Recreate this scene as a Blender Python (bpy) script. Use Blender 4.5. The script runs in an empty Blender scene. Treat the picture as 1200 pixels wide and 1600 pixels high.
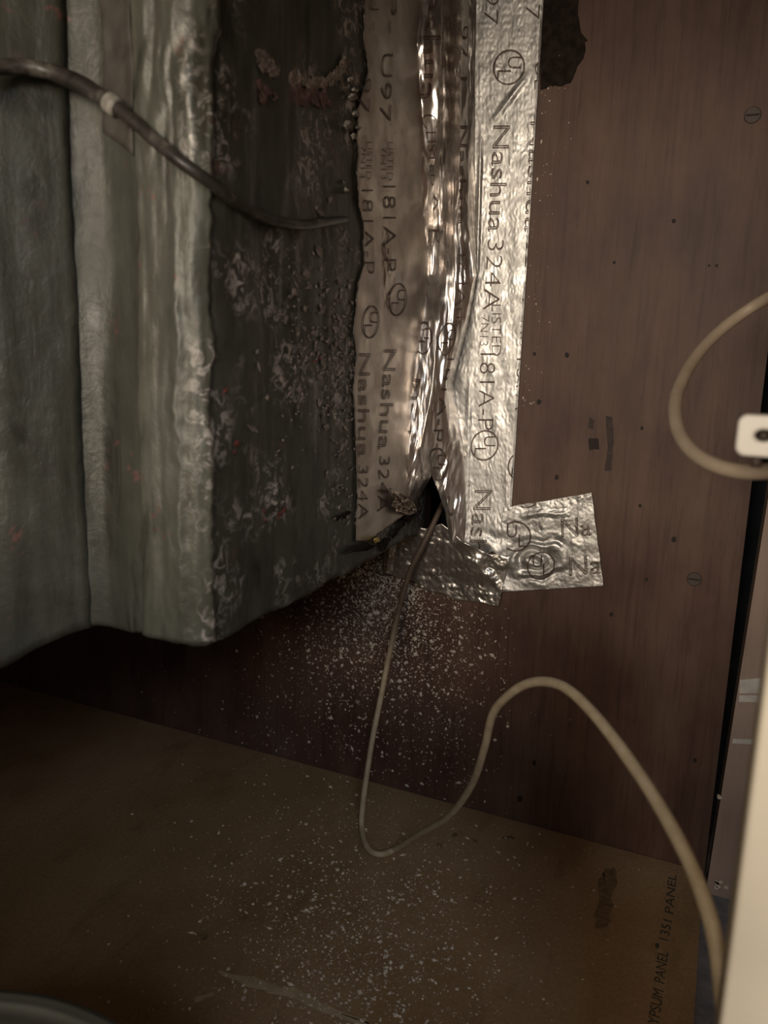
import bpy, bmesh, math, random
from mathutils import Vector, Matrix, noise

SC = bpy.context.scene
COL = SC.collection
R = random.Random(7)

# ------------------------------------------------------------------ camera
# orientation recovered from the vanishing points of the cupboard's edges
FPX = 1200.0
def _n(v): return v.normalized()
_down = _n(Vector((-200, 6300, FPX)))
_left = Vector((-2758, -316, FPX)); _left = _n(_left - _down*_left.dot(_down))
AX, AZ = -_left, -_down            # world X (along wall), world Z (up) seen from the camera
AY = AZ.cross(AX)                  # world Y (into the wall)
CAM = Vector((0.19622, -0.52012, 0.33051))
def to_world(c): return Vector((AX.dot(c), AY.dot(c), AZ.dot(c)))

cam_d = bpy.data.cameras.new('camera'); cam = bpy.data.objects.new('camera', cam_d); COL.objects.link(cam)
cam_d.sensor_fit = 'VERTICAL'; cam_d.sensor_height = 36.0; cam_d.sensor_width = 27.0
cam_d.lens = 36.0*FPX/1600.0
cam_d.clip_start = 0.01; cam_d.clip_end = 20
_r, _u, _b = to_world(Vector((1,0,0))), to_world(Vector((0,-1,0))), to_world(Vector((0,0,-1)))
cam.matrix_world = Matrix(((_r.x,_u.x,_b.x,CAM.x),(_r.y,_u.y,_b.y,CAM.y),(_r.z,_u.z,_b.z,CAM.z),(0,0,0,1)))
cam_d.dof.use_dof = True; cam_d.dof.focus_distance = 0.50; cam_d.dof.aperture_fstop = 9.0
SC.camera = cam

# ------------------------------------------------------------------ light
SC.view_settings.view_transform = 'Standard'; SC.view_settings.look = 'None'
SC.view_settings.gamma = 1.0; SC.view_settings.use_curve_mapping = False
SC.view_settings.exposure = 1.2
world = bpy.data.worlds.new('world'); SC.world = world; world.use_nodes = True
world.node_tree.nodes['Background'].inputs[0].default_value = (0.76, 0.68, 0.57, 1)
world.node_tree.nodes['Background'].inputs[1].default_value = 0.088
def area(name, loc, aim, sx, sy, power, col):
    l = bpy.data.lights.new(name, 'AREA'); l.shape = 'RECTANGLE'; l.size = sx; l.size_y = sy
    l.energy = power; l.color = col
    o = bpy.data.objects.new(name, l); COL.objects.link(o); o.location = loc
    o.rotation_euler = (Vector(aim)-Vector(loc)).to_track_quat('-Z', 'Y').to_euler()
    return o
area('kitchen_light', (0.07, -1.65, 0.57), (0.08, 0, 0.35), 0.55, 0.40, 6.0, (1.0, 0.86, 0.70))
area('cool_tint_light', (0.75, -1.5, 1.05), (0.2, 0, 0.45), 0.4, 0.5, 2.3, (0.78, 0.88, 1.0))  # cool lamp added to tint the upper right of the plywood

# ------------------------------------------------------------------ rays to real planes
def ray(px, py): return to_world(Vector((px-600, py-800, FPX)))
def W(px, py, y=0.0):                      # point on a plane parallel to the wall
    r = ray(px, py); return CAM + r*((y-CAM.y)/r.y)
def F(px, py, z=0.0):                      # point at a height above the floor
    r = ray(px, py); return CAM + r*((z-CAM.z)/r.z)
def S(px, py, x=0.0):                      # point on the plane of the duct's side
    r = ray(px, py); return CAM + r*((x-CAM.x)/r.x)
def D(px, py, depth): return CAM + ray(px, py)*(depth/FPX)
def nz(x, y=0, z=0): return noise.noise(Vector((x, y, z)))
def fbm(x, y, z=0, o=4): return noise.fractal(Vector((x, y, z)), 1.0, 2.0, o)
def sst(a, b, x):
    t = max(0, min(1, (x-a)/(b-a))); return t*t*(3-2*t)

# ------------------------------------------------------------------ object helpers
def link(name, me, mat=None, parent=None):
    o = bpy.data.objects.new(name, me); COL.objects.link(o)
    if mat and me is not None: me.materials.clear(); me.materials.append(mat)
    if parent: o.parent = parent
    return o
def mesh(name, vs, fs, mat=None, parent=None, smooth=True):
    me = bpy.data.meshes.new(name); me.from_pydata([tuple(v) for v in vs], [], fs)
    bm = bmesh.new(); bm.from_mesh(me); bmesh.ops.recalc_face_normals(bm, faces=bm.faces); bm.to_mesh(me); bm.free()
    for p in me.polygons: p.use_smooth = smooth
    return link(name, me, mat, parent)
def empty(name, loc=(0,0,0)):
    o = bpy.data.objects.new(name, None); COL.objects.link(o); o.location = loc; o.empty_display_size = 0.02
    return o
def adopt(child, parent):                  # parts are modelled in world space
    child.parent = parent; child.matrix_parent_inverse = Matrix.Translation(parent.location).inverted()
    return child
def tag(o, label, cat, group=None):
    o['label'] = label; o['category'] = cat
    if group: o['group'] = group
    return o
def struct(o): o['kind'] = 'structure'; return o
def grid(fn, nu, nv, skip=None):
    vs = [fn(i/(nu-1), j/(nv-1)) for j in range(nv) for i in range(nu)]
    fs = [(j*nu+i, j*nu+i+1, (j+1)*nu+i+1, (j+1)*nu+i) for j in range(nv-1) for i in range(nu-1)
          if not (skip and skip((i+.5)/(nu-1), (j+.5)/(nv-1)))]
    return vs, fs
def thicken(o, t):
    m = o.modifiers.new('thickness', 'SOLIDIFY'); m.thickness = t; m.offset = 0; return o
def box(bm, x0, x1, y0, y1, z0, z1):
    v = [bm.verts.new(p) for p in ((x0,y0,z0),(x1,y0,z0),(x1,y1,z0),(x0,y1,z0),(x0,y0,z1),(x1,y0,z1),(x1,y1,z1),(x0,y1,z1))]
    for f in ((0,3,2,1),(4,5,6,7),(0,1,5,4),(1,2,6,5),(2,3,7,6),(3,0,4,7)): bm.faces.new([v[i] for i in f])
def bm_obj(name, bm, mat, parent=None, bevel=0, smooth=False):
    if bevel: bmesh.ops.bevel(bm, geom=bm.edges[:], offset=bevel, segments=2, affect='EDGES', profile=.5)
    bmesh.ops.recalc_face_normals(bm, faces=bm.faces)
    me = bpy.data.meshes.new(name); bm.to_mesh(me); bm.free()
    for p in me.polygons: p.use_smooth = smooth
    return link(name, me, mat, parent)
def catmull(pts, n):
    P = [pts[0]+(pts[0]-pts[1])] + pts + [pts[-1]+(pts[-1]-pts[-2])]
    out = []
    m = len(pts)-1
    for k in range(n):
        t = k/(n-1)*m; i = min(int(t), m-1); t -= i
        a, b, c, d = P[i], P[i+1], P[i+2], P[i+3]
        out.append(0.5*((2*b)+(c-a)*t+(2*a-5*b+4*c-d)*t*t+(3*b-a-3*c+d)*t**3))
    return out
def tube(pts, rad, n=160, seg=12, wob=0.0, flat=1.0):
    path = catmull(pts, n); vs = []; fs = []
    up = Vector((0.3, -1, 0.2)).normalized()
    for k, p in enumerate(path):
        t = (path[min(k+1, n-1)]-path[max(k-1, 0)]).normalized()
        a = (up - t*up.dot(t)).normalized(); b = t.cross(a); up = a
        r = rad(k/(n-1)) if callable(rad) else rad
        for s in range(seg):
            th = 2*math.pi*s/seg
            rr = r*(1+wob*nz(k*.15, th*1.5, 3.1))
            vs.append(p + a*(math.cos(th)*rr*flat) + b*(math.sin(th)*rr))
    for k in range(n-1):
        for s in range(seg):
            fs.append((k*seg+s, k*seg+(s+1) % seg, (k+1)*seg+(s+1) % seg, (k+1)*seg+s))
    fs.append(tuple(range(seg))); fs.append(tuple((n-1)*seg+s for s in range(seg)))
    return vs, fs

# ------------------------------------------------------------------ materials
def new_mat(name):
    m = bpy.data.materials.new(name); m.use_nodes = True
    nt = m.node_tree; return m, nt, nt.nodes['Principled BSDF']
def nd(nt, t, **kw):
    n = nt.nodes.new(t)
    for k, v in kw.items(): setattr(n, k, v)
    return n
def coords(nt, scale=(1,1,1)):
    g = nd(nt, 'ShaderNodeNewGeometry'); mp = nd(nt, 'ShaderNodeMapping'); mp.inputs['Scale'].default_value = scale
    nt.links.new(g.outputs['Position'], mp.inputs['Vector']); return mp.outputs['Vector']
def noise_n(nt, vec, scale, detail=5, rough=.6, dist=0):
    n = nd(nt, 'ShaderNodeTexNoise'); n.inputs['Scale'].default_value = scale; n.inputs['Detail'].default_value = detail
    n.inputs['Roughness'].default_value = rough; n.inputs['Distortion'].default_value = dist
    nt.links.new(vec, n.inputs['Vector']); return n.outputs['Fac']
def ramp(nt, fac, stops, interp='LINEAR'):
    r = nd(nt, 'ShaderNodeValToRGB'); r.color_ramp.interpolation = interp
    el = r.color_ramp.elements
    while len(el) < len(stops): el.new(.5)
    for e, (p, c) in zip(el, stops): e.position = p; e.color = c if len(c) == 4 else (*c, 1)
    nt.links.new(fac, r.inputs['Fac']); return r.outputs['Color']
def mix(nt, fac, a, b, mode='MIX'):
    m = nd(nt, 'ShaderNodeMix', data_type='RGBA', blend_type=mode)
    for sock, v in ((m.inputs[0], fac), (m.inputs[6], a), (m.inputs[7], b)):
        if isinstance(v, (int, float)): sock.default_value = v
        elif isinstance(v, tuple): sock.default_value = v if len(v) == 4 else (*v, 1)
        else: nt.links.new(v, sock)
    return m.outputs[2]
def bump(nt, h, bsdf, strength, dist=0.001):
    b = nd(nt, 'ShaderNodeBump'); b.inputs['Strength'].default_value = strength; b.inputs['Distance'].default_value = dist
    nt.links.new(h, b.inputs['Height']); nt.links.new(b.outputs['Normal'], bsdf.inputs['Normal'])
def plain(name, col, rough=.6, metal=0.0, spec=.5, var=.25, vscale=60):
    m, nt, b = new_mat(name)
    f = noise_n(nt, coords(nt), vscale)
    c = ramp(nt, f, [(.3, tuple(x*(1-var) for x in col)), (.7, tuple(min(1, x*(1+var)) for x in col))])
    nt.links.new(c, b.inputs['Base Color'])
    b.inputs['Roughness'].default_value = rough; b.inputs['Metallic'].default_value = metal
    b.inputs['Specular IOR Level'].default_value = spec
    return m

def wood(name, c_dark, c_mid, c_light, grain=1.0, rough=.55):
    m, nt, b = new_mat(name)
    v1 = coords(nt, (1, 1, .06)); v2 = coords(nt)
    g1 = noise_n(nt, v1, 260, 6, .65, .4)
    g2 = noise_n(nt, v1, 45, 4, .6, .8)
    bl = noise_n(nt, coords(nt, (1, 1, .55)), 20, 4, .6)
    fine = noise_n(nt, coords(nt, (1, 1, .03)), 900, 3, .7)
    base = ramp(nt, bl, [(.3, c_dark), (.5, c_mid), (.72, c_light)])
    s = ramp(nt, g1, [(.30, (.55,.52,.5)), (.5, (1,1,1)), (.75, (1.0,1.0,1.0))])
    s2 = ramp(nt, g2, [(.28, (.72,.68,.66)), (.6, (1,1,1))])
    s3 = ramp(nt, fine, [(.3, (.8,.8,.8)), (.6, (1,1,1))])
    c = mix(nt, .75*grain, base, s, 'MULTIPLY'); c = mix(nt, .8*grain, c, s2, 'MULTIPLY'); c = mix(nt, .6*grain, c, s3, 'MULTIPLY')
    nt.links.new(c, b.inputs['Base Color']); b.inputs['Roughness'].default_value = rough
    b.inputs['Specular IOR Level'].default_value = .3
    bump(nt, g1, b, .25, .0006)
    return m
M_WALL = wood('stained_plywood', (.072,.036,.027), (.116,.064,.046), (.150,.094,.066))
M_POST = wood('post_wood', (.33,.235,.185), (.39,.285,.225), (.44,.33,.26), .35)
M_CREAM = plain('cream_paint', (.90,.79,.61), .5, var=.05, vscale=25)
M_DARK = plain('painted_void_shade', (.022,.026,.032), .9, spec=.1)  # near-black colour stands in for the unlit cavity
M_GREY = plain('grey_concrete', (.20,.195,.20), .85, vscale=120)
M_INK = plain('ink', (.04,.045,.03), .8, var=.5, vscale=300)
M_TAR = plain('dark_mastic', (.022,.016,.013), .9, spec=.1, var=.5, vscale=180)
M_HOLE = plain('dark_pit', (.02,.012,.01), .8)
M_KNOT = plain('dark_gouge', (.035,.020,.015), .7, var=.5, vscale=220)
M_SCREW = plain('dulled_screw', (.060,.042,.034), .6)

def m_floor():
    m, nt, b = new_mat('gypsum_board_paper')
    v = coords(nt)
    a = noise_n(nt, v, 9, 4, .6); f = noise_n(nt, v, 420, 3, .7); s = noise_n(nt, coords(nt, (1, .35, 1)), 38, 4, .7)
    base = ramp(nt, a, [(.3, (.27,.165,.075)), (.5, (.345,.225,.118)), (.7, (.41,.28,.16))])
    fine = ramp(nt, f, [(.3, (.72,.72,.72)), (.65, (1.05,1.05,1.05))])
    st = ramp(nt, s, [(.30, (.62,.58,.52)), (.45, (1,1,1))])
    c = mix(nt, .8, base, fine, 'MULTIPLY'); c = mix(nt, .6, c, st, 'MULTIPLY')
    nt.links.new(c, b.inputs['Base Color']); b.inputs['Roughness'].default_value = .8
    b.inputs['Specular IOR Level'].default_value = .25
    bump(nt, f, b, .2, .0004); return m
M_FLOOR = m_floor()

def m_duct(name, light=1.0, metal=.35):
    m, nt, b = new_mat(name)
    v = coords(nt); vs = coords(nt, (1, 1, .12))
    st = noise_n(nt, vs, 75, 5, .62, .6); bl = noise_n(nt, v, 17, 4, .6); fl = noise_n(nt, v, 150, 5, .7, 1.2)
    red = noise_n(nt, v, 95, 3, .6, .5); redm = noise_n(nt, v, 20, 2, .5)
    L = light
    c = ramp(nt, bl, [(.28, (.15*L,.145*L,.112*L)), (.52, (.232*L,.232*L,.182*L)), (.74, (.32*L,.322*L,.262*L))])
    c = mix(nt, .65, c, ramp(nt, st, [(.28, (.55,.52,.50)), (.5, (1,1,1)), (.76, (1.35,1.33,1.28))]), 'MULTIPLY')
    # pinkish and pale flecks left by old print and glue, on the side only (its own patch of residue)
    sep = nd(nt, 'ShaderNodeSeparateXYZ'); nt.links.new(v, sep.inputs[0])
    side = nd(nt, 'ShaderNodeMapRange'); nt.links.new(sep.outputs['X'], side.inputs[0])
    side.inputs[1].default_value = -.012; side.inputs[2].default_value = -.003
    fk = ramp(nt, fl, [(.50, (0,0,0)), (.60, (1,1,1))]); fm = ramp(nt, noise_n(nt, v, 26, 2, .5), [(.47, (0,0,0)), (.62, (1,1,1))])
    w = mix(nt, 1.0, fk, fm, 'MULTIPLY'); w = mix(nt, 1.0, w, side.outputs[0], 'MULTIPLY')
    c = mix(nt, w, c, (.44,.40,.36))
    rr = mix(nt, 1.0, ramp(nt, red, [(.62, (0,0,0)), (.69, (1,1,1))]), ramp(nt, redm, [(.48, (0,0,0)), (.6, (1,1,1))]), 'MULTIPLY')
    rr = mix(nt, .85, (0,0,0), rr)
    c = mix(nt, rr, c, (.16,.075,.062))
    nt.links.new(c, b.inputs['Base Color'])
    b.inputs['Metallic'].default_value = metal
    rg = ramp(nt, bl, [(.3, (.32,.32,.32)), (.7, (.58,.58,.58))]); nt.links.new(rg, b.inputs['Roughness'])
    crk = noise_n(nt, coords(nt, (1, 1, .25)), 48, 5, .6, 1.5)
    h = mix(nt, .5, mix(nt, .5, st, fl), crk); bump(nt, h, b, .6, .0022)
    dk = ramp(nt, crk, [(.33, (.45,.43,.42)), (.43, (1,1,1)), (.68, (1,1,1)), (.76, (1.5,1.48,1.42))]); nt.links.new(mix(nt, .8, c, dk, 'MULTIPLY'), b.inputs['Base Color'])
    return m
M_DUCT = m_duct('dirty_grey_duct_wrap', .275, .08)
M_CTAPE = m_duct('grey_corner_tape', .45, .15)
M_SMEAR = plain('pale_residue', (.26,.215,.185), .7, var=.5, vscale=160)
M_SEAL = plain('old_sealant', (.30,.275,.235), .75, var=.4, vscale=200)

def m_foil(name, rough=.34, tint=(.80,.775,.73), bs=.5, vor=.08):
    m, nt, b = new_mat(name)
    v = coords(nt)
    n1 = noise_n(nt, v, 70, 5, .6, 1.0); n2 = noise_n(nt, v, 330, 4, .6, .5)
    vo = nd(nt, 'ShaderNodeTexVoronoi', feature='DISTANCE_TO_EDGE'); vo.inputs['Scale'].default_value = 110
    nt.links.new(v, vo.inputs['Vector'])
    cr = ramp(nt, vo.outputs['Distance'], [(0, (0,0,0)), (.12, (1,1,1))])
    dirt = noise_n(nt, v, 42, 5, .65)
    c = ramp(nt, dirt, [(.3, tuple(x*.78 for x in tint)), (.55, tint), (.8, tuple(min(1, x*1.08) for x in tint))])
    nt.links.new(c, b.inputs['Base Color']); b.inputs['Metallic'].default_value = .92
    rg = ramp(nt, n1, [(.3, (rough*.75,)*3), (.7, (rough*1.35,)*3)]); nt.links.new(rg, b.inputs['Roughness'])
    msk = ramp(nt, noise_n(nt, v, 48, 2, .5), [(.44, (0,0,0)), (.62, (1,1,1))])
    h = mix(nt, vor, mix(nt, .3, n1, mix(nt, msk, (.5,.5,.5), n2)), cr)
    bump(nt, h, b, bs, .0008)
    return m
M_FOIL = m_foil('foil_flat', .48, (.62,.605,.575), .22, .05)
M_FOILC = m_foil('foil_crumpled', .25, (.84,.79,.75), .04, 0.0)
M_FOILD = m_foil('foil_tan_reflection', .40, (.50,.45,.40), .12, .0)  # the brown wall's dim reflection is put into this tint
M_PRINT = plain('foil_print', (.12,.085,.07), .5, metal=.35, var=.3, vscale=200)
M_CRUMB = plain('pale_crumbs', (.66,.565,.45), .85, var=.35, vscale=500)
M_WHITE = plain('white_plastic', (.82,.78,.71), .35, var=.05)
M_CORD = plain('cream_cord', (.42,.335,.25), .5, var=.12, vscale=80)
M_PAN = plain('galvanised_metal', (.44,.44,.38), .38, metal=.85, var=.12, vscale=40)

def m_wire():
    m, nt, b = new_mat('grimy_cream_wire')
    v = coords(nt); sep = nd(nt, 'ShaderNodeSeparateXYZ'); nt.links.new(v, sep.inputs[0])
    x = nd(nt, 'ShaderNodeMapRange'); nt.links.new(sep.outputs['Z'], x.inputs[0])
    x.inputs[1].default_value = .10; x.inputs[2].default_value = .155
    f = noise_n(nt, v, 160, 4, .6)
    lt = ramp(nt, f, [(.3, (.40,.31,.19)), (.7, (.54,.435,.29))])
    dk = ramp(nt, f, [(.3, (.07,.045,.03)), (.7, (.14,.095,.065))])
    s2 = nd(nt, 'ShaderNodeMapRange'); nt.links.new(sep.outputs['X'], s2.inputs[0])   # grime sits on the end near the duct
    s2.inputs[1].default_value = .05; s2.inputs[2].default_value = .03
    w = nd(nt, 'ShaderNodeMath', operation='MULTIPLY'); nt.links.new(x.outputs[0], w.inputs[0]); nt.links.new(s2.outputs[0], w.inputs[1])
    nt.links.new(mix(nt, w.outputs[0], lt, dk), b.inputs['Base Color'])
    b.inputs['Roughness'].default_value = .55; bump(nt, f, b, .3, .0005); return m
M_WIRE = m_wire()
def m_cable():
    m, nt, b = new_mat('dark_cable')
    f = noise_n(nt, coords(nt), 55, 4, .6, .5)
    nt.links.new(ramp(nt, f, [(.35, (.016,.012,.010)), (.55, (.045,.038,.032)), (.72, (.17,.15,.125))]), b.inputs['Base Color'])
    b.inputs['Roughness'].default_value = .4; bump(nt, f, b, .3, .001); return m
M_CABLE = m_cable()

# ================================================================== the setting
HX0, HX1, HZ0, HZ1 = -.003, .022, .210, .266          # ragged hole in the plywood at the corner
WX0, WX1, WZ1 = -.55, .2132, .80
bm = bmesh.new()
box(bm, WX0, HX0, 0, .018, -.03, WZ1); box(bm, HX1, WX1, 0, .018, -.03, WZ1)
box(bm, HX0, HX1, 0, .018, -.03, HZ0); box(bm, HX0, HX1, 0, .018, HZ1, WZ1)
bmesh.ops.remove_doubles(bm, verts=bm.verts, dist=1e-5)
wall = struct(bm_obj('wall_back', bm, M_WALL))
wall['label'] = 'reddish brown stained plywood panel at the back'

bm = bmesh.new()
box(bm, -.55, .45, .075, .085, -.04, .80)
struct(bm_obj('wall_behind', bm, M_DARK))['label'] = 'backing panel coloured near black for the shade in the cavity behind the plywood'

bm = bmesh.new(); box(bm, -.55, .2125, -.56, -.0006, -.012, 0)
floor = struct(bm_obj('floor', bm, M_FLOOR, bevel=.0006)); floor['label'] = 'brown gypsum board panel lying flat, dusty with crumbs'
bm = bmesh.new(); box(bm, .2128, .45, -.56, .07, -.03, -.014)
struct(bm_obj('floor', bm, M_GREY))['label'] = 'grey strip of lower floor beside the gypsum board'

# board right of the dark gap
vs = []
for y in (-.004, .03):
    vs += [(.2155, y, -.0135), (.40, y, -.0135), (.40, y, .80), (.238, y, .80)]
post = struct(mesh('trim_1', vs, [(0,1,2,3),(4,7,6,5),(0,3,7,4),(1,5,6,2),(3,2,6,7),(0,4,5,1)], M_POST, smooth=False))
post['label'] = 'brown board right of the dark gap'
# cream stile close to the camera
e = D(1164, 1300, .205)
bm = bmesh.new(); box(bm, e.x, e.x+.075, e.y, e.y+.02, -.0135, .80)
stile = struct(bm_obj('trim_2', bm, M_CREAM, bevel=.0015, smooth=True)); stile['label'] = 'cream painted frame edge close to the camera'

bm = bmesh.new(); box(bm, -.57, -.55, -.56, .09, -.04, .82); struct(bm_obj('wall_left', bm, M_WALL))
bm = bmesh.new(); box(bm, .45, .47, -.56, .09, -.04, .82); struct(bm_obj('wall_right', bm, M_POST))
bm = bmesh.new(); box(bm, -.57, .47, -.56, .09, .80, .82); struct(bm_obj('ceiling', bm, M_WALL))
bm = bmesh.new(); box(bm, -.57, .185, -.58, -.56, -.04, .292); struct(bm_obj('light_blocker_front', bm, M_CREAM))['label'] = 'unseen rail added below the opening to shade the lower plywood'  # added out of view so that the lower plywood falls into shade
bm = bmesh.new(); box(bm, -.57, .47, -.58, -.56, .565, .82); struct(bm_obj('light_blocker_front', bm, M_CREAM))['label'] = 'unseen rail added above the opening to shade the upper duct and wall'  # added out of view to dim the top of the duct and wall

# scraps on the right board
def slab(name, poly, depth, mat, parent):         # thin piece stuck on a plane facing the room
    n = len(poly); vs = [Vector(p) for p in poly]; vs += [v + Vector((0, -depth, 0)) for v in vs]
    fs = [tuple(range(n)), tuple(range(n, 2*n))] + [(i, (i+1) % n, n+(i+1) % n, n+i) for i in range(n)]
    return mesh(name, vs, fs, mat, parent, smooth=False)
PY = -.0041
M_PAPER = plain('paper_scrap', (.66,.62,.55), .8)
for poly in ([(1156,1062),(1190,1059),(1190,1083),(1155,1083)], [(1155,1086),(1190,1086),(1188,1097),(1154,1096)], [(1145,1154),(1184,1155),(1183,1163),(1144,1161)]):
    slab('paper_scrap', [W(x, y, PY) for x, y in poly], .0004, M_PAPER, post)
for k in range(9):
    c = W(1128+R.uniform(-10, 12), 1383+R.uniform(-8, 8), PY)
    if k > 6: c = W(1116+k, 1222+k*3, PY)
    q = [c + Vector((math.cos(a)*.0022*R.uniform(.4, 1), 0, math.sin(a)*.0016*R.uniform(.4, 1))) for a in [i*1.0472 for i in range(6)]]
    slab('plaster_fleck', q, .0008, M_CRUMB, post)

# marks on the plywood: mastic smear, gouges, screws
def blob(name, pts, mat, parent, y=0.0, h=.0008, jag=.0006, sub=4):
    P = []; SL = True
    for i in range(len(pts)):
        a = Vector(pts[i]); b_ = Vector(pts[(i+1) % len(pts)])
        for k in range(sub): P.append(a.lerp(b_, k/sub))
    c = sum((W(p.x, p.y, y) for p in P), Vector())/len(P)
    ring = [W(p.x, p.y, y) for p in P]
    ring = [r + Vector((R.uniform(-jag, jag), 0, R.uniform(-jag, jag))) for r in ring]
    return slab(name, ring, h, mat, parent)
blob('mastic_smear', [(846,-25),(906,-25),(903,35),(917,62),(913,86),(900,112),(890,131),(868,134),(846,139)], M_TAR, wall, -.0001, .0006, .0010)
blob('gouge', [(946,650),(957,652),(959,690),(955,735),(944,736),(950,700)], M_KNOT, wall, -.00005, .00012, .0003)
blob('gouge', [(921,652),(930,656),(926,672),(919,668)], M_KNOT, wall, -.00005, .00010, .0003)
blob('nail_hole', [(919,685),(935,685),(936,702),(921,703)], M_HOLE, wall, -.00006, .0001, .0002, 2)
for (x, y, r) in [(1085,905,10),(1176,180,10)]:
    c = W(x, y); rr = r/FPX*(.62)
    bm = bmesh.new()
    bmesh.ops.create_cone(bm, cap_ends=True, segments=24, radius1=rr, radius2=rr*.8, depth=.0012, matrix=Matrix.Translation(c) @ Matrix.Rotation(math.pi/2, 4, 'X'))
    s = bm_obj('screw_head', bm, M_SCREW, wall, smooth=False)
    bm = bmesh.new(); box(bm, c.x-rr*.7, c.x+rr*.7, c.y-.0008, c.y-.0004, c.z-.0005, c.z+.0005); bm_obj('slot', bm, M_HOLE, s)
for (x, y, r) in [(870,746,4),(842,628,4),(1053,843,4.5),(886,555,4),(1053,345,3.5),(1003,669,3),(1120,415,2.5),(1108,415,2),(960,410,2.5),(918,285,3),(835,553,3),(1000,790,3),(1010,905,3),(955,960,3.5),(1086,1188,3.5),(835,1192,4),(812,1248,5)]:
    blob('nail_hole', [(x+r*.9*math.cos(k*.7854), y+r*1.1*math.sin(k*.7854)) for k in range(8)], M_HOLE, wall, -.00005, .0001, .0002, 1)

# print and stain on the gypsum board
def text_mesh(s, outline=False, thin=0.0, res=3):
    cu = bpy.data.curves.new('t', 'FONT'); cu.body = s; cu.size = 1.0; cu.resolution_u = res
    cu.align_x = 'LEFT'; cu.offset = thin
    if outline: cu.fill_mode = 'NONE'; cu.bevel_depth = .017; cu.bevel_resolution = 0
    o = bpy.data.objects.new('t', cu); COL.objects.link(o)
    dg = bpy.context.evaluated_depsgraph_get(); me = bpy.data.meshes.new_from_object(o.evaluated_get(dg))
    bm = bmesh.new(); bm.from_mesh(me)
    bpy.data.objects.remove(o); bpy.data.curves.remove(cu); bpy.data.meshes.remove(me)
    bmesh.ops.triangulate(bm, faces=bm.faces[:])
    for _ in range(3):
        ed = [e_ for e_ in bm.edges if e_.calc_length() > .16]
        if not ed: break
        bmesh.ops.subdivide_edges(bm, edges=ed, cuts=1); bmesh.ops.triangulate(bm, faces=bm.faces[:])
    vs = [v.co.copy() for v in bm.verts]; fs = [tuple(v.index for v in f.verts) for f in bm.faces]
    bm.free(); return vs, fs
class Print:                                # lettering that follows a surface fn(a, b, lift) -> point
    def __init__(s, fn, keep=None): s.fn = fn; s.keep = keep; s.vs = []; s.fs = []
    def add(s, vs, fs, place, lift=.00025):
        o = len(s.vs); ok = []
        for v in vs:
            a, b = place(v); ok.append((not s.keep) or s.keep(a, b)); s.vs.append(s.fn(a, b, lift + v.z*.0001))
        s.fs += [tuple(i+o for i in f) for f in fs if all(ok[i] for i in f)]
    def text(s, string, base, run, top, outline=False, thin=-.018, cap=.69):
        """base: (a,b) where the text starts; run: vector over its whole length; top: vector of the cap height"""
        vs, fs = text_mesh(string, outline, thin)
        if not vs: return
        x0 = min(v.x for v in vs); x1 = max(v.x for v in vs)
        def pl(v):
            t = (v.x-x0)/(x1-x0); h = v.y/cap
            return base[0]+run[0]*t+top[0]*h, base[1]+run[1]*t+top[1]*h
        s.add(vs, fs, pl)
    def ring(s, c, ra, rb, w=.1, seg=40):
        vs, fs = [], []
        for i in range(seg):
            t = 2*math.pi*i/seg
            for k in (1-w, 1): vs.append(Vector((math.cos(t)*k, math.sin(t)*k, 0)))
        for i in range(seg):
            j = (i+1) % seg; fs.append((2*i, 2*i+1, 2*j+1, 2*j))
        s.add(vs, fs, lambda v: (c[0]+v.x*ra[0]+v.y*rb[0], c[1]+v.x*ra[1]+v.y*rb[1]))
    def mark(s, c, ra, rb):                 # ring with a raised U and a lowered L; ra along the run, rb towards letter tops
        s.ring(c, ra, rb)
        q = lambda x, y: (c[0]+ra[0]*x+rb[0]*y, c[1]+ra[1]*x+rb[1]*y)
        s.text('U', q(-.60, -.08), (ra[0]*.66, ra[1]*.66), (rb[0]*.86, rb[1]*.86), thin=-.01)
        s.text('L', q(.16, -.70), (ra[0]*.48, ra[1]*.48), (rb[0]*.86, rb[1]*.86), thin=-.01)
    def build(s, name, mat, parent): return mesh(name, s.vs, s.fs, mat, parent, smooth=False)

pf = Print(lambda a, b, l: Vector((a, b, l*.6)))
def floor_text(string, p0, p1, capw):       # px start, px end (baseline), reads away from the viewer
    a = F(*p0); b = F(*p1); run = (b.x-a.x, b.y-a.y)
    pf.text(string, (a.x, a.y), run, (-capw, 0), thin=0)
floor_text('GYPSUM', (1027,1618), (1037,1549), .0055)
floor_text('PANEL', (1038,1538), (1044,1489), .0055)
floor_text('1351', (1044,1471), (1050,1440), .0052)
floor_text('PANEL', (1052,1429), (1057,1368), .0052)
pf.ring((F(1027,1478).x, F(1027,1478).y), (.0011,0), (0,.0024), .99, 12)
pf.build('printed_lettering', M_INK, floor)
def floor_blob(name, pts, mat):
    ring = [F(*p)+Vector((R.uniform(-.0012,.0012), R.uniform(-.0012,.0012), .00015)) for i in range(len(pts)) for p in [(pts[i][0]*(1-t)+pts[(i+1) % len(pts)][0]*t, pts[i][1]*(1-t)+pts[(i+1) % len(pts)][1]*t) for t in (0, .33, .66)]]
    c = sum(ring, Vector())/len(ring); n = len(ring)
    return mesh(name, ring+[c+Vector((0,0,.0001))], [(i, (i+1) % n, n) for i in range(n)], mat, floor)
M_STAIN = plain('dark_stain', (.20,.135,.07), .8, var=.4, vscale=240)
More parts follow.
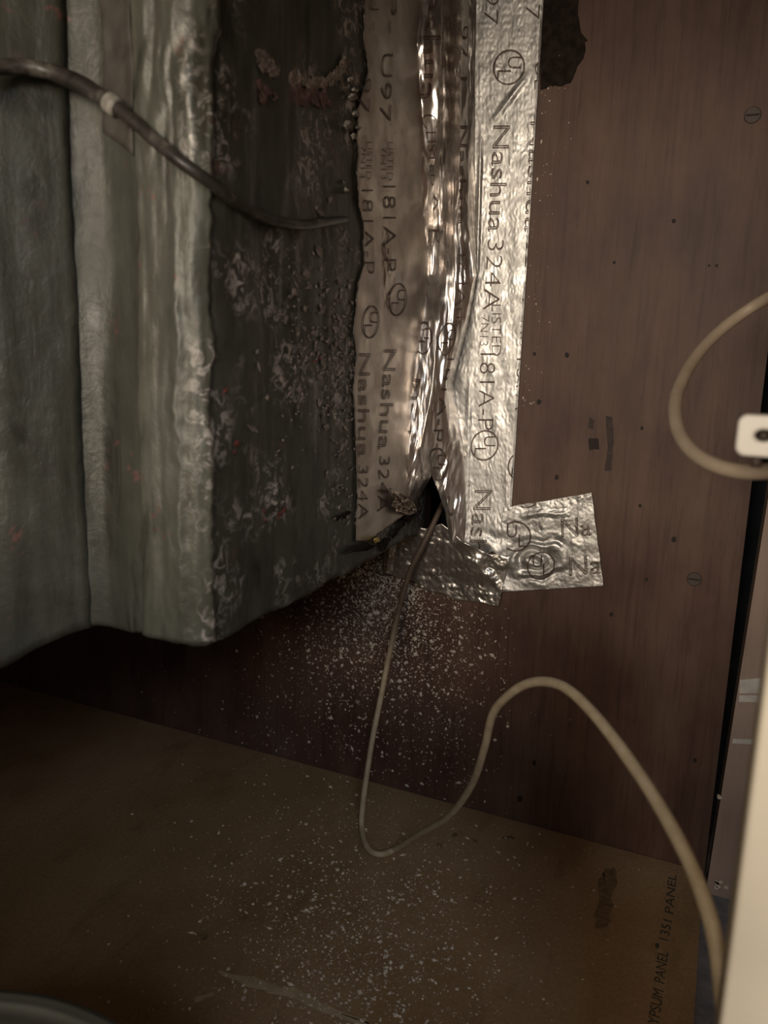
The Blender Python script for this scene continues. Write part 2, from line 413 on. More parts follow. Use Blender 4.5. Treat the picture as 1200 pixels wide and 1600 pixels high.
for p in ([(945,1358),(960,1356),(963,1380),(955,1395),(957,1420),(948,1447),(931,1452),(928,1432),(936,1415),(934,1385),(938,1368)], [(785,1306),(802,1306),(804,1311),(788,1311)], [(708,1300),(716,1303),(714,1308),(706,1306)], [(312,1459),(322,1456),(326,1465),(317,1470)], [(683,1316),(692,1316),(690,1324),(684,1323)], [(738,1312),(746,1312),(746,1317),(738,1317)]):
    floor_blob('dark_stain', p, M_STAIN)
for p in ([(340,1517),(400,1530),(460,1545),(560,1590),(590,1606),(545,1598),(470,1565),(400,1545),(352,1528)], [(300,1560),(330,1552),(332,1556),(303,1568)]):
    floor_blob('scuff', p, plain('pale_scuff', (.42,.32,.19), .8))

# ================================================================== the duct
PATH = [(0,-.0015,.212),(0,-.05,.211),(0,-.10,.209),(0,-.16,.208),(0,-.215,.207),(-.0005,-.245,.2065),(-.0035,-.2555,.206),(-.010,-.2590,.2055),(-.030,-.2600,.2065),
        (-.0385,-.2545,.2050),(-.060,-.2520,.2025),(-.072,-.2575,.2020),(-.085,-.2725,.196),(-.105,-.2900,.184),(-.16,-.325,.165),(-.25,-.350,.155),(-.40,-.355,.155)]
_seg = [0]
for a, b in zip(PATH, PATH[1:]): _seg.append(_seg[-1]+math.hypot(b[0]-a[0], b[1]-a[1]))
def duct_at(s):                              # s: metres along the plan outline from the wall
    i = 0
    while i < len(_seg)-2 and _seg[i+1] < s: i += 1
    t = (s-_seg[i])/(_seg[i+1]-_seg[i])
    P = [PATH[max(0, min(len(PATH)-1, k))] for k in (i-1, i, i+1, i+2)]
    out = []
    for c in range(3):
        a, b, c2, d = (p[c] for p in P)
        m1, m2 = (c2-a)*.5, (d-b)*.5
        if i == 0: m1 = c2-b
        m1 = max(-2*abs(c2-b), min(2*abs(c2-b), m1)); m2 = max(-2*abs(c2-b), min(2*abs(c2-b), m2))
        h = t
        out.append((2*h**3-3*h*h+1)*b+(h**3-2*h*h+h)*m1+(-2*h**3+3*h*h)*c2+(h**3-h*h)*m2)
    return out
def duct_pt(s, z, lift=0.0, rough=1.0):
    a = duct_at(max(0, s-.0015)); b = duct_at(min(_seg[-1], s+.0015)); c = duct_at(s)
    tx, ty = b[0]-a[0], b[1]-a[1]; L = math.hypot(tx, ty) or 1
    nx, ny = -ty/L, tx/L                      # outward
    if nx*1+ny*-1 < 0 and s < .3: nx, ny = -nx, -ny
    calm = sst(.11, .19, s)*rough
    d = calm*(.0030*nz(s*16, z*5, 1.7)+.0016*nz(s*60, z*11, 5.2)) + (.15+.85*calm)*(.0005*nz(s*180, z*60, 9.1))*rough
    d += calm*.0006*abs(nz(s*240, z*18, 2.2)) + calm*.0022*(abs(nz(s*75, z*4.5, 7.7))-.25)*sst(.25, .262, s)
    return Vector((c[0]+nx*(d+lift), c[1]+ny*(d+lift), z))
duct = empty('air_duct', (-.2, -.13, .207))
NS, NZ_ = 330, 150; vs = []; fs = []
for j in range(NZ_+3):
    for i in range(NS):
        s = _seg[-1]*(i/(NS-1))**1.25
        c = duct_at(s); zb = c[2] + .0016*nz(s*45, 0, 4)+.0008*nz(s*190, 1, 4)
        if j < 3:                             # hem rolled under
            p = duct_pt(s, zb+(.0, .0, .0012)[j]); ctr = Vector((-.2, -.13, 0)); inn = (.05, .006, .0012)[j]
            q = (ctr-p); q.z = 0; q.normalize(); p = p+q*inn; p.z = zb + (.004, .0, .0006)[j]
        else:
            t = ((j-3)/(NZ_-1))**1.15; p = duct_pt(s, zb+.0022+(.72-zb)*t)
        vs.append(p)
for j in range(NZ_+2):
    for i in range(NS-1): fs.append((j*NS+i, j*NS+i+1, (j+1)*NS+i+1, (j+1)*NS+i))
adopt(mesh('wrap', vs, fs, M_DUCT), duct)
# strip of tape wrapped over the duct's front corner
s_c = _seg[6]
def corner(u, v):
    z = .2085+(.70-.2085)*v
    lo = s_c-.004+.0035*nz(z*40, 2)+.0022*nz(z*170, 7); hi = s_c+.031+.002*nz(z*14, 5)+.0012*nz(z*120, 3)
    if z > .40: lo -= .004*sst(.40, .47, z); hi += .004*sst(.40, .47, z)
    s = lo+(hi-lo)*u
    cr = .3+1.2*sst(.37, .44, z)
    edge = sst(0, .06, u)*sst(1, .94, u)
    l = .0013*edge+.0002 + cr*(.0016*abs(nz(s*110, z*34, 8))+.0011*abs(nz(s*230, z*70, 3)))*edge + .0014*edge*max(0, 1-abs(u-.42)*9)*sst(.42, .36, z)
    return duct_pt(s, z, l)
adopt(thicken(mesh('corner_tape', *grid(corner, 44, 260), M_CTAPE), .0003), duct)
def seam(u, v):                               # broad wrap sheet lapped over the left of the front
    z = .200+(.70-.200)*v
    lo = _seg[11]-.001+.002*nz(z*9, 4)+.0008*nz(z*90, 1); s = lo+(.30)*u
    c = duct_at(s); z = max(z, c[2]+.002) if v < .5 else z
    z = c[2]+.0015+(.70-c[2])*v
    edge = sst(0, .03, u)
    return duct_pt(s, z, .0004+.0016*edge + .0012*edge*nz(s*30, z*6, 6), 1.0)
adopt(thicken(mesh('lapped_sheet', *grid(seam, 70, 110), M_DUCT), .0003), duct)

def stripe(u, v):                             # grimy strip between the corner tape and the lapped sheet
    z0 = .412+.012*u; z = z0+(.70-z0)*v; s = s_c+.038+.0015*nz(z*30, 2)+(.019+.003*nz(z*12, 8))*u
    return duct_pt(s, z, .0004+.0004*sst(0, .1, u)*sst(1, .9, u))
adopt(thicken(mesh('tape_strip', *grid(stripe, 20, 90), plain('grimy_brown_tape', (.070,.062,.052), .6, var=.5, vscale=70)), .0003), duct)
def side_blob(name, pts, mat, lift=.0008, h=.0008, jag=2.0, sub=4):
    P = []
    for i in range(len(pts)):
        a, b_ = Vector(pts[i]), Vector(pts[(i+1) % len(pts)])
        for k in range(sub): P.append(a.lerp(b_, k/sub)+Vector((R.uniform(-jag, jag), R.uniform(-jag, jag))))
    c2 = sum(P, Vector((0, 0)))/len(P); n = len(P)
    vs = [S(p.x, p.y, -.001) for p in P] + [S(*(p.lerp(c2, .15)), lift+h*R.uniform(.5, 1)) for p in P] + [S(*(p.lerp(c2, .6)), lift+h*R.uniform(.5, 1.6)) for p in P] + [S(c2.x, c2.y, lift+h)]
    fs = []
    for i in range(n):
        j = (i+1) % n; fs += [(i, j, n+j, n+i), (n+i, n+j, 2*n+j, 2*n+i), (2*n+i, 2*n+j, 3*n)]
    return adopt(mesh(name, vs, fs, mat), duct)
OCT = [(1,0,0),(-1,0,0),(0,1,0),(0,-1,0),(0,0,1),(0,0,-1)]
OF = [(0,2,4),(2,1,4),(1,3,4),(3,0,4),(2,0,5),(1,2,5),(3,1,5),(0,3,5)]
def flakes(name, spots, mat):                 # thin peeling flakes on the duct's side
    vs, fs = [], []
    for (x, y, r) in spots:
        c = S(x, y, .0004); o = len(vs); a = R.uniform(0, 3); q = R.uniform(.5, 1.4)
        for (i, j, k) in OCT:
            dy, dz = i*r*q, j*r/q
            vs.append(c+Vector((k*.0004+R.uniform(0, .0004), (dy*math.cos(a)-dz*math.sin(a))*1.6*R.uniform(.7, 1.3), (dy*math.sin(a)+dz*math.cos(a))*R.uniform(.7, 1.3))))
        fs += [tuple(i+o for i in f) for f in OF]
    o = adopt(mesh(name, vs, fs, mat, smooth=False), duct); o['kind'] = 'stuff'; return o
sp = []
CUR = [(402,85),(425,108),(455,124),(485,130),(512,126),(532,112),(541,92)]
for k in range(170):
    t = R.random()*(len(CUR)-1); i = int(t); t -= i
    sp.append((CUR[i][0]*(1-t)+CUR[i+1][0]*t+R.gauss(0, 3), CUR[i][1]*(1-t)+CUR[i+1][1]*t+R.gauss(0, 4), R.uniform(.0006, .0024)))
flakes('residue_flakes', sp, M_SMEAR)
sp = [(R.gauss(470, 32), R.gauss(148, 9), R.uniform(.001, .003)) for k in range(90)]
flakes('residue_flakes', sp, plain('pinkish_residue', (.16,.095,.085), .7, var=.4, vscale=160))
sp = [(R.gauss(490, 34), R.gauss(560, 95), abs(R.gauss(0, .0009))+.0004) for k in range(230)] + [(R.gauss(535, 10), R.uniform(420, 830), abs(R.gauss(0, .0008))+.0003) for k in range(120)]
flakes('residue_flakes', sp, M_SMEAR)
flakes('residue_flakes', [(370,692,.0016),(366,706,.001),(352,610,.0012),(443,797,.0018),(436,803,.0012),(413,812,.001),(492,565,.0014),(500,560,.001),(412,798,.001)], plain('red_flecks', (.20,.05,.045), .6))
for (x, y, r) in [(548,125,8),(552,152,9),(556,178,7),(545,195,10),(553,212,7),(541,297,6),(540,90,4),(556,140,7),(560,200,6),(538,285,3)]:
    side_blob('sealant_lump', [(x+r*math.cos(a)*R.uniform(.6, 1.1), y+r*math.sin(a)*R.uniform(.6, 1.1)) for a in [k*1.0472 for k in range(6)]], M_SEAL, .0012, .0020, 1.0, 2)
for pts in ([(534,866),(556,852),(575,848),(590,853),(577,859),(560,862)], [(592,850),(604,838),(612,842),(604,856),(596,862)], [(608,836),(622,816),(634,808),(632,820),(620,834),(612,842)], [(630,810),(644,798),(650,804),(640,818)]):
    side_blob('tar_and_shade', pts, M_TAR, .0012, .0018, 1.5, 3)  # dark gunk plus the shadow of the torn gap, both as colour
side_blob('tar_and_shade', [(520,808),(545,796),(552,800),(528,816)], M_TAR, .0004, .0004, 1.5)
side_blob('sealant_lump', [(583,842),(592,838),(595,846),(586,850)], plain('yellow_foam', (.42,.30,.10), .8), .003, .003, .8, 2)
tag(duct, 'air duct wrapped in dirty grey tape, filling the left side', 'duct')

# ================================================================== foil tape
FG = 'foil tape pieces sealing the duct to the plywood'
def lerp_tab(tab, y):
    if y <= tab[0][0]: return tab[0][1]
    for (a, va), (b, vb) in zip(tab, tab[1:]):
        if y <= b: return va+(vb-va)*(y-a)/(b-a)
    return tab[-1][1]
def foil_thing(name, base, label):
    return tag(empty(name, base), label, 'tape', FG)
corner_px = lambda y: 698-.0415*y

# --- strip on the duct's side
LEFT1 = [(-60,571),(0,570),(60,568),(108,576),(125,572),(170,559),(215,557),(240,560),(270,557),(330,563),(360,568),(410,569),(440,560),(480,555),(520,553),(560,557),(600,552),(700,556),(760,558),(840,556)]
def p1(px, py, l=0.0):
    lf = .0012 + .0005*nz(px*.04, py*.012, 3)+.00012*nz(px*.10, py*.04, 4)
    k = max(0, 1-abs(px-(598+.02*py))/10)*sst(330, 420, py)*sst(520, 440, py); lf += .0018*k*abs(nz(px*.2, py*.04, 8))*2
    lf += .0014*sst(corner_px(py)-52, corner_px(py)-30, px)
    return S(px, py, lf+l)
def strip1(u, v):
    py = -60+v*(846+60); a = lerp_tab(LEFT1, py)+1.2*nz(py*.11, 2)+2*nz(py*.03, 9); b = corner_px(py)-12
    px = a+(b-a)*u
    if py > 770: py = min(py, 862-(px-552)*.72)
    return p1(px, py)
t1 = foil_thing('foil_tape', S(600, 840), 'dull tan foil tape strip running up the side of the grey duct')
adopt(thicken(mesh('foil', *grid(strip1, 60, 320), M_FOILD), .00012), t1)
pr = Print(lambda a, b, l: p1(a, b, .00030+l), keep=lambda a, b: a > lerp_tab(LEFT1, b)+1)
def down(p, s, x0, y0, x1, y1, cap, **kw): p.text(s, (x0, y0), (x1-x0, y1-y0), (cap, (y1-y0)*.0), **kw)
for (x, dy) in ((600,0),):
    pass
down(pr, 'P-', 606,-12, 605,52, 15); down(pr, 'U', 580,-6, 579,16, 13); down(pr, '-', 580,34, 579,48, 13)
down(pr, 'U97', 598,84, 594,190, 17); down(pr, '97', 566,122, 562,176, 15)
down(pr, 'LISTED', 607,222, 606,282, 8); down(pr, '7N13', 597,230, 597,280, 7)
down(pr, 'LISTED', 574,222, 573,280, 8); down(pr, '7N13', 565,228, 565,278, 7)
down(pr, '181A-P', 600,290, 601,424, 19); down(pr, '181A-P', 567,296, 570,428, 16)
pr.mark((622,468), (-2,26), (14,0)); pr.mark((580,503), (-2,26), (13,0))
down(pr, 'Nashua', 602,546, 592,702, 18, outline=True); down(pr, 'Nashua', 563,552, 560,714, 16, outline=True)
down(pr, '324A', 594,713, 590,800, 16); down(pr, '324A', 561,727, 561,812, 15)
adopt(pr.build('printed_lettering', M_PRINT, None), t1)

# --- crumpled strip tucked into the corner, parted round the hole at the bottom: (px, mm in front of the plywood)
ROWS = [
 (-80, 648, [(656,50),(672,48),(690,42),(694,9),(704,3),(713,5),(723,11),(734,4),(744,1.6)]),
 (0,   650, [(658,48),(672,47),(690,41),(694,9),(703,3),(713,5),(722,11),(733,4),(744,1.6)]),
 (70,  640, [(645,54),(660,51),(689,41),(693,9),(703,3),(713,5),(721,11),(732,4),(743,1.6)]),
 (110, 646, [(651,48),(664,47),(687,40),(692,9),(702,3),(712,5),(720,11),(731,4),(742,1.6)]),
 (185, 634, [(640,52),(652,42),(684,38),(690,9),(701,3),(711,6),(719,12),(731,5),(742,1.6)]),
 (215, 642, [(646,49),(660,38),(682,35),(689,9),(700,3),(710,7),(719,13),(731,6),(742,1.6)]),
 (270, 650, [(655,42),(667,36),(678,24),(687,10),(697,8),(709,14),(719,16),(731,10),(742,1.6)]),
 (350, 656, [(661,34),(669,28),(676,16),(686,11),(695,14),(708,20),(719,20),(731,17),(743,1.6)]),
 (430, 652, [(658,30),(667,20),(675,16),(688,20),(698,25),(712,24),(727,21),(741,17),(746,1.6)]),
 (500, 648, [(656,31),(664,27),(670,30),(684,31),(696,28),(708,26),(719,22),(727,17),(733,1.6)]),
 (600, 640, [(648,36),(657,38),(667,35),(676,37),(684,35),(690,33),(696,29),(699,22),(708,1.6)]),
 (700, 624, [(630,43),(639,44),(649,41),(657,42),(664,37),(674,30),(690,21),(706,13),(724,1.6)]),
 (745, 619, [(626,46),(636,44),(648,40),(660,31),(674,20),(676,20),(690,18),(706,11),(727,1.6)]),
 (800, 615, [(620,45),(627,42),(633,38),(638,30),(643,20),(696,14),(703,14),(712,10),(730,1.6)]),
 (850, 612, [(616,44),(622,42),(628,38),(633,30),(638,20),(703,6),(708,9),(716,7),(731,1.6)]),
]
def row_at(py):
    for r0, r1 in zip(ROWS, ROWS[1:]):
        if py <= r1[0]: break
    t = max(0, min(1, (py-r0[0])/(r1[0]-r0[0])))
    def pts(r): return [(r[1], -(S(r[1], r[0]).y)*1000+.5)] + r[2]
    return [((1-t)*a[0]+t*b[0], (1-t)*a[1]+t*b[1]) for a, b in zip(pts(r0), pts(r1))]
def p2(u, py, l=0.0):                        # u in 0..9 over the control points
    P = row_at(py); i = min(int(u), 8); t = u-i; t = t*t*(3-2*t)*.55+t*.45
    px = P[i][0]+(P[i+1][0]-P[i][0])*t; k = P[i][1]+(P[i+1][1]-P[i][1])*t
    free = sst(0, .6, u)*sst(9, 8.4, u)
    k += free*(1.5*nz(px*.085, py*.009, 1)+1.1*abs(nz(px*.12, py*.016, 6))-.3+.35*nz(px*.2, py*.05, 2))
    k += free*sst(640, 720, py)*1.3*nz(px*.15+py*.04, py*.03, 12)
    k += free*sst(640, 720, py)*2.2*abs(nz(px*.14+py*.03, py*.014, 15))
    px += free*1.2*nz(py*.045, u*1.3, 2)
    return W(px, py, -max(k, 1.0)*.001-l)
def skip2(u, v):
    py = -80+v*930; u *= 9
    return (py > 745 and 5 < u < 6) or (py > 802 and u <= 5)
t2 = foil_thing('foil_tape', W(690, 850), 'shiny crumpled foil tape folded along the corner above the black hole')
adopt(thicken(mesh('foil', *grid(lambda u, v: p2(u*9, -80+v*930), 127, 300, skip2), M_FOILC), .00012), t2)
pr = Print(lambda a, b, l: p2(a, b, .00055+l), keep=lambda a, b: 0 < a < 8.95 and not (b > 745 and 4.9 < a < 6.1))
def down2(s, u0, y0, u1, y1, cap, **kw): pr.text(s, (u0, y0), (u1-u0, y1-y0), (cap, 0), **kw)
down2('ashua', 1.9,-10, 1.9,158, 1.0, outline=True); down2('C', 2.2,178, 2.3,200, .7); down2('LISTED', 2.3,206, 2.6,290, .6); down2('A-P', 3.0,300, 3.2,380, .8)
down2('P', 7.0,120, 7.0,150, .9); down2('Nashua', 7.0,196, 6.6,352, 1.0, outline=True); down2('324A', 6.5,386, 6.3,478, 1.0); down2('LIS', 6.5,482, 6.4,510, .6)
down2('181A-P', 6.6,560, 5.9,690, 1.2); pr.mark((5.6,530), (0,26), (1.3,0)); pr.mark((2.0,528), (0,26), (1.5,0)); pr.mark((6.6,726), (0,26), (1.0,0))
down2('Nashua', .6,592, .5,742, 1.3, outline=True); down2('97', 7.0,40, 7.0,90, .9); down2('Na', 6.6,775, 6.6,830, .9, outline=True)
adopt(pr.build('printed_lettering', M_PRINT, None), t2)

# --- strip flat on the plywood
RIGHT3 = lambda py: 850-.0633*py+.5*nz(py*.2, 1)
def swirl(px, py):                           # pressed creases where the strips overlap
    d = math.hypot((px-838+14*nz(py*.04, 3))/1.15, (py-872+12*nz(px*.035, 8))/.75)
    w = .0012*math.sin(d*.24+5*nz(px*.022, py*.022))*sst(62, 30, d)
    d2 = math.hypot(px-770, py-880); w += .0012*math.sin((px*.35-py*.85)*.16+2.5*nz(px*.03, py*.03, 7))*sst(70, 25, d2)
    return w
def p3(px, py, l=0.0):
    e = sst(0, 5, RIGHT3(py)-px)
    lf = .0006+.0006*e + .0005*nz(px*.06, py*.02, 2)*e+.00045*abs(nz(px*.17, py*.09, 5))*e+.0002*nz(px*.5, py*.4, 6)*e
    # a couple of pinched folds
    lf += .0016*e*max(0, 1-abs((px-800)+(py-150)*.75)/9)*sst(60, 20, math.hypot(px-800, py-155))
    lf += .0016*max(0, 1-abs(px-(758-.03*py))/5)*sst(180, 260, py)*sst(470, 400, py)*e
    lf += .0010*max(0, 1-abs(px-(752-.03*py))/6)*sst(560, 640, py)*e
    lf += (swirl(px, py)+.0010)*sst(790, 850, py)*e
    return W(px, py, -max(lf, .0004)-l)
LEFT3 = [(-60,733),(400,731),(470,720),(520,700),(600,684),(680,698),(745,712),(860,708)]
def strip3(u, v):
    py = -60+v*(880+60); a = lerp_tab(LEFT3, py); b = RIGHT3(py)
    px = a+(b-a)*u
    if py > 830: py = 830+(py-830)*(.85+.35*nz(px*.05, 3))
    return p3(px, py)
t3 = foil_thing('foil_tape', W(770, 880), 'long bright silver foil tape strip lying flat on the brown plywood')
adopt(thicken(mesh('foil', *grid(strip3, 80, 420), M_FOIL), .00012), t3)
pr = Print(lambda a, b, l: p3(a, b, .00022+l), keep=lambda a, b: a < RIGHT3(b)-.8)
down(pr, '97', 757,-14, 755,38, 23); pr.mark((795,105), (-2,28), (25,0))
down(pr, 'Nashua', 771,196, 762,362, 26, outline=True); down(pr, '324A', 762,374, 754,484, 26)
down(pr, 'LISTED', 768,476, 768,556, 15); down(pr, '7N13', 752,494, 749,540, 13)
down(pr, '181A-P', 750,552, 746,672, 25); pr.mark((757,696), (-2,24), (22,0))
down(pr, 'Nash', 742,766, 732,862, 27, outline=True)
down(pr, '97', 823,-22, 820,30, 23); down(pr, 'UL', 836,96, 834,140, 23)
down(pr, 'Nashua', 829,190, 819,362, 26, outline=True); down(pr, '324A', 822,378, 815,470, 26); down(pr, '7N13', 813,500, 811,540, 14)
down(pr, '181A-P', 807,560, 803,676, 25); pr.mark((815,728), (-2,24), (22,0))
adopt(pr.build('printed_lettering', M_PRINT, None), t3)

# --- short piece pointing right
def q4(u, v):
    tl, tr, br, bl = (786,793), (925,770), (943,916), (772,926)
    x = (tl[0]*(1-u)+tr[0]*u)*(1-v)+(bl[0]*(1-u)+br[0]*u)*v; y = (tl[1]*(1-u)+tr[1]*u)*(1-v)+(bl[1]*(1-u)+br[1]*u)*v
    return x+(1.5*nz(v*5, 3) if u > .98 else 0), y+(1.2*nz(u*9, 5) if v in (0, 1) else 0)
def p4(px, py, l=0.0):
    lf = .0017+.0006*nz(px*.05, py*.05, 21)+.0005*abs(nz(px*.09, py*.11, 22))+.0002*nz(px*.3, py*.3, 23)+swirl(px, py)
    lf += .0014*max(0, 1-abs((py-800)+8*nz(px*.02, 4)-(860-px)*.1)/7)*sst(805, 830, px)*sst(900, 870, px)
    return W(px, py, -max(lf, .0007)-l)
t4 = foil_thing('foil_tape', W(860, 922), 'short silver foil tape piece sticking out right of the long strip')
adopt(thicken(mesh('foil', *grid(lambda u, v: p4(*q4(u, v)), 110, 100), M_FOIL), .00012), t4)
def in4(a, b):
    return 790 < a < 925+(b-770)*.123-.8 and 793-(a-786)*.165 < b < 926-(a-772)*.058
pr = Print(lambda a, b, l: p4(a, b, .0005+l), keep=in4)
pr.text('Na', (877,840), (47,-3), (-1,-30), outline=True); pr.text('Na', (890,900), (49,-4), (-1,-30), outline=True)
pr.mark((806,838), (24,0), (0,-24)); pr.mark((845,884), (22,-1), (1,-22)); pr.mark((823,772), (22,-1), (0,-22)); pr.text('7N13', (868,784), (40,-6), (0,-14))
adopt(pr.build('printed_lettering', M_PRINT, None), t4)

# --- torn piece under the hole
TOP5 = [(600,850),(618,836),(640,822),(665,826),(690,818),(708,832),(722,846),(765,866),(797,868)]
BOT5 = [(598,894),(625,903),(648,909),(655,917),(672,925),(690,927),(712,938),(740,940),(779,948)]
def q5(u, v):
    px_t = TOP5[0][0]+(TOP5[-1][0]-TOP5[0][0])*u; px_b = BOT5[0][0]+(BOT5[-1][0]-BOT5[0][0])*u
    yt = lerp_tab(TOP5, px_t); yb = lerp_tab(BOT5, px_b)+1.0*nz(u*22, 1)
    return px_t*(1-v)+px_b*v, yt*(1-v)+yb*v
def p5(px, py, l=0.0):
    v = max(0, min(1, (py-lerp_tab(TOP5, px))/75))
    lf = .0024+.0062*(1-v)*sst(790, 730, px)+.0011*nz(px*.045, py*.05, 31)+.0010*abs(nz(px*.10, py*.09, 32))+.0003*nz(px*.3, py*.3, 33)+.6*swirl(px, py)
    lf += .0020*max(0, 1-abs(px-610+.12*(py-850))/8)
    return W(px, py, -max(lf, .0024)-l)
t5 = foil_thing('foil_tape', W(690, 940), 'torn dull foil tape piece hanging below the black hole, wire crossing it')
adopt(thicken(mesh('foil', *grid(lambda u, v: p5(*q5(u, v)), 130, 60), m_foil('foil_torn', .30, (.62,.58,.53), .2, .03)), .00012), t5)
pr = Print(lambda a, b, l: p5(a, b, .00025+l), keep=lambda a, b: lerp_tab(TOP5, a) < b < lerp_tab(BOT5, a)-1)
down(pr, '32', 727,906, 722,944, 22); down(pr, '32', 673,888, 668,922, 20); down(pr, 'A', 676,845, 674,868, 18)
adopt(pr.build('printed_lettering', M_PRINT, None), t5)

# --- twisted scrap beside the hole
SCR = [(608,762),(622,768),(634,776),(650,788),(652,800),(638,806),(622,802),(612,790),(617,778)]
def scrap(u, v):
    a = 2*math.pi*u; n = len(SCR); k = u*n; i = int(k) % n; t = k-int(k)
    x = SCR[i][0]*(1-t)+SCR[(i+1) % n][0]*t; y = SCR[i][1]*(1-t)+SCR[(i+1) % n][1]*t
    x = 631+(x-631)*v; y = 787+(y-787)*v
    return S(x, y, .0055+.004*nz(x*.16, y*.16, 41)+.003*abs(nz(x*.33, y*.33, 42)))
t6 = mesh('foil_scrap', *grid(scrap, 46, 14), m_foil('foil_scrap_dirty', .3, (.38,.31,.25), .5)); thicken(t6, .0002)
tag(t6, 'small twisted dirty foil scrap at the left of the black hole', 'foil scrap')

# ================================================================== wires and cords
wire_pts = [W(694,782,.016), W(690,792,.008), W(684,804,-.006), W(662,850,-.0145), W(642,890,-.016), W(624,950,-.018), W(609,1020,-.022), W(595,1090,-.030), W(581,1160,-.042), W(569,1240,-.058),
            F(565,1288,.006), F(573,1322,.0026), F(592,1335,.0026), F(617,1327,.0035), D(652,1305,.500), D(702,1274,.462), D(737,1226,.432), D(757,1168,.408), D(769,1118,.392), D(790,1090,.378),
            D(820,1070,.364), D(850,1065,.352), D(882,1074,.338), D(917,1104,.322), D(962,1158,.302), D(1012,1230,.282), D(1060,1312,.264), D(1094,1388,.252), D(1116,1460,.244), D(1128,1540,.239), D(1136,1625,.236)]
w = mesh('thin_wire', *tube(wire_pts, lambda t: .0021+.0006*sst(.55, 1, t), 300, 12, .06), M_WIRE)
tag(w, 'thin cream wire leaving the black hole, looping over the floor to the right', 'wire')

loop_pts = [D(1300,420,.300), D(1240,446,.345), D(1178,478,.372), D(1124,518,.372), D(1086,560,.358), D(1062,604,.338), D(1055,642,.320), D(1063,680,.304), D(1086,709,.290), D(1120,728,.278), D(1160,737,.268), D(1202,736,.259), D(1255,727,.250), D(1300,716,.246)]
w = mesh('cream_cord', *tube(loop_pts, .0028, 140, 14), M_CORD)
tag(w, 'cream cord curling into a loop at the right edge of the plywood', 'cord')

cab_pts = [W(-70,112,-.300), W(-20,106,-.286), W(30,104,-.2755), W(80,113,-.2685), W(130,134,-.2665), W(165,156,-.2660), W(205,186,-.2660), W(245,222,-.2660), W(290,258,-.2650), S(335,290,.0025), S(368,316,.0030), S(405,337,.0035), S(440,348,.0035), S(478,352,.0030), S(512,347,.0020), S(540,343,-.0015)]
cb = empty('dark_cable', W(165,156,-.266))
adopt(mesh('sheath', *tube(cab_pts, lambda t: .0031-.0010*t+.0007*math.exp(-((t-.26)/.07)**2), 220, 14, .12), M_CABLE), cb)
bp = catmull(cab_pts, 220)
c0 = min(range(220), key=lambda i: (bp[i]-W(178,168,-.266)).length)
adopt(mesh('band', *tube([bp[c0-3], bp[c0], bp[c0+2]], .0041, 8, 14), M_SEAL), cb)
tag(cb, 'dark flattened cable draped across the grey duct', 'cable')

# cable clip on the cream frame
cl = empty('cable_clip', D(1195, 712, .232))
cc = D(1188, 680, .232)
def rrect(cx, cz, hx, hz, r, n=6):
    out = []
    for (sx, sz, a0) in ((1,1,0),(-1,1,90),(-1,-1,180),(1,-1,270)):
        for k in range(n+1):
            a = math.radians(a0+90*k/n); out.append((cx+sx*(hx-r)+r*math.cos(a), cz+sz*(hz-r)+r*math.sin(a)))
    return out
xr = e.x+.0005; xl = D(1151, 680, .232).x; hx = (xr-xl)/2
out = rrect((xr+xl)/2, cc.z, hx, .0062, .0028)
hole = [(cc.x+.0009+.0026*math.cos(2*math.pi*k/28+math.pi/28), cc.z+.0002+.0018*math.sin(2*math.pi*k/28+math.pi/28)) for k in range(28)]
vs = []; n = len(out)
for yy, ring in ((cc.y-.005, out), (cc.y-.005, hole), (cc.y+.005, out), (cc.y+.005, hole)):
    vs += [(x, yy, z) for x, z in ring]
fs = []
for i in range(n):
    j = (i+1) % n
    fs += [(i, j, n+j, n+i), (2*n+i, 3*n+i, 3*n+j, 2*n+j), (i, 2*n+i, 2*n+j, j), (n+i, n+j, 3*n+j, 3*n+i)]
o = adopt(mesh('clip_body', vs, fs, M_WHITE, smooth=False), cl)
bv = o.modifiers.new('b', 'BEVEL'); bv.width = .0009; bv.segments = 3; bv.limit_method = 'ANGLE'
bm = bmesh.new(); bmesh.ops.create_cone(bm, cap_ends=True, segments=16, radius1=.0017, radius2=.0012, depth=.006, matrix=Matrix.Translation((cc.x+.0009, cc.y+.001, cc.z)) @ Matrix.Rotation(math.pi/2, 4, 'X'))
adopt(bm_obj('nail', bm, M_SCREW, smooth=True), cl)
bm = bmesh.new(); bmesh.ops.create_cone(bm, cap_ends=True, segments=16, radius1=.0016, radius2=.0013, depth=.004, matrix=Matrix.Translation((cc.x-.0002, cc.y, cc.z-.0078)))
adopt(bm_obj('strain_relief', bm, M_SCREW, smooth=True), cl)
tag(cl, 'white plastic cable clip with a dark hole, fixed to the cream frame', 'cable clip')

# ================================================================== round metal canister, bottom left
can = empty('metal_canister', (.012, -.44, 0))
def lathe(prof, seg=72):
    vs, fs = [], []
    for (r, z) in prof:
        for k in range(seg):
            a = 2*math.pi*k/seg; vs.append((.012+r*math.cos(a), -.44+r*math.sin(a), z))
    for i in range(len(prof)-1):
        for k in range(seg):
            k2 = (k+1) % seg; fs.append((i*seg+k, i*seg+k2, (i+1)*seg+k2, (i+1)*seg+k))
    return vs, fs
adopt(mesh('body', *lathe([(.001,.0008),(.092,.0008),(.094,.003),(.094,.093)]), M_PAN), can)
adopt(mesh('lid', *lathe([(.0945,.088),(.0965,.089),(.098,.092),(.098,.098),(.0965,.1005),(.094,.101),(.091,.0995),(.088,.0965),(.08,.0975),(.05,.100),(.001,.102)]), M_PAN), can)
tag(can, 'round grey metal canister lid in the bottom left corner', 'canister')

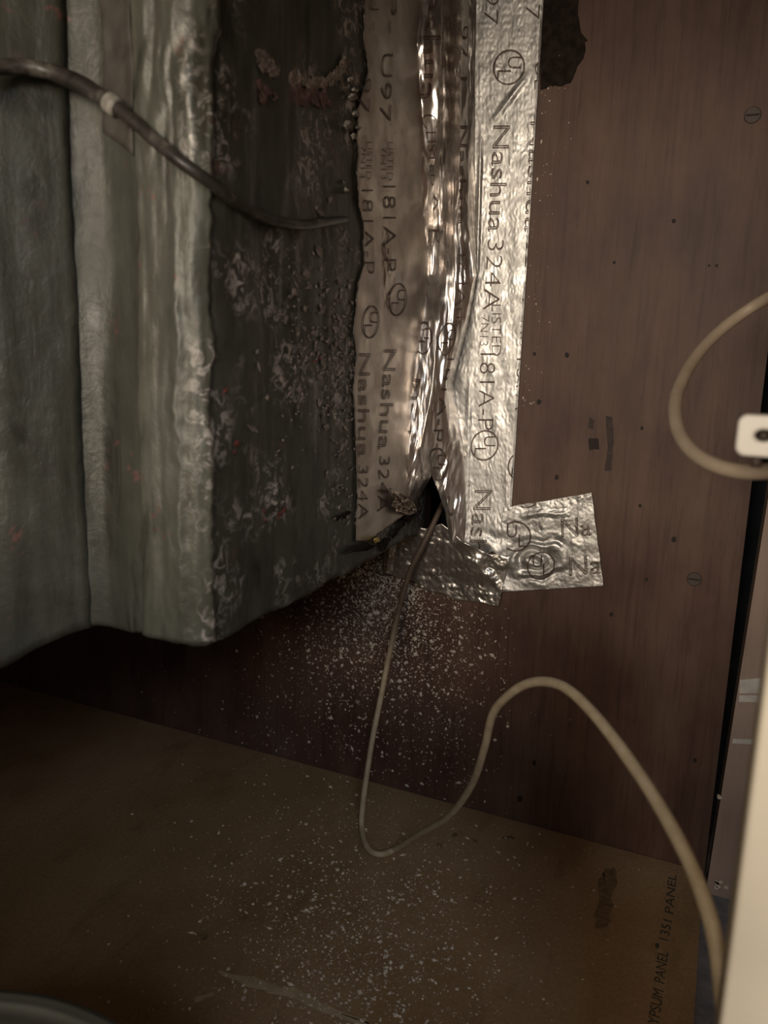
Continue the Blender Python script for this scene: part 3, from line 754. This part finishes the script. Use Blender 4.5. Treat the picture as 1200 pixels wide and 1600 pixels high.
# ================================================================== crumbs (nobody could count them)
def crumbs(name, spots, label, flat):
    vs, fs = [], []
    for p, r in spots:
        o = len(vs); rot = Matrix.Rotation(R.uniform(0, 6.3), 3, 'XYZ'[R.randrange(3)]) @ Matrix.Rotation(R.uniform(0, 6.3), 3, 'Y')
        sc = (R.uniform(.6, 1.5), R.uniform(.5, 1.1), R.uniform(.4, .9))
        for q in OCT:
            v = rot @ Vector((q[0]*sc[0], q[1]*sc[1], q[2]*sc[2]))*r*R.uniform(.75, 1.2)
            if flat == 'y': v.y *= .6
            else: v.z *= .6
            vs.append(p+v)
        fs += [tuple(i+o for i in f) for f in OF]
    ob = mesh(name, vs, fs, M_CRUMB, smooth=False); ob['kind'] = 'stuff'
    return tag(ob, label, 'crumbs')
spots = []
def size(): return min(.0019, .00026*math.exp(abs(R.gauss(0, .85))))
def try_wall(px, py):
    p = W(px, py)
    if p.z < .001 or (px-552)*.60+(py-880) < -8: return      # hidden behind the duct's hem
    spots.append((W(px, py, -.0003), size()))
for k in range(5200):                         # spray below the gap
    a = R.random()
    py = 868+ (abs(R.gauss(0, .42))*330); sp = 38+.30*(py-868)
    px = 592+R.gauss(0, 1)*sp + .04*(py-868)
    if px > 800 or py > 1290: continue
    try_wall(px, py)
for k in range(3000):
    py = 872+abs(R.gauss(0, 85)); px = 600+R.gauss(0, 42)
    if (px-552)*.60+(py-880) > -8: spots.append((W(px, py, -.0002), R.uniform(.00012, .00026)))
for k in range(700): try_wall(R.gauss(530, 120), R.uniform(950, 1260))
for k in range(300): try_wall(R.gauss(690, 50), R.uniform(950, 1240))
for k in range(90):
    py = R.uniform(-10, 640); spots.append((W(850-.0633*py+3+abs(R.gauss(0, 22)), py, -.0003), size()*.9))
crumbs('pale_crumbs', spots, 'pale insulation crumbs stuck to the plywood below the hole', 'y')
_wp = [q for q in catmull(wire_pts, 120) if q.z < .02]
spots = []
for k in range(3600):
    px = R.gauss(560, 130); py = R.gauss(1440, 120)
    p = F(px, py)
    if p.y > -.002 or py > 1640 or min((p-q).length for q in _wp) < .006: continue
    spots.append((F(px, py, .0003), size()*1.05))
for k in range(260):
    p = (R.uniform(60, 1000), R.uniform(1180, 1600))
    if F(*p).y > -.004 or min((F(*p)-q).length for q in _wp) < .006: continue
    spots.append((F(*p, .0003), size()*.8))
crumbs('pale_crumbs', spots, 'pale insulation crumbs scattered over the brown floor panel', 'z')
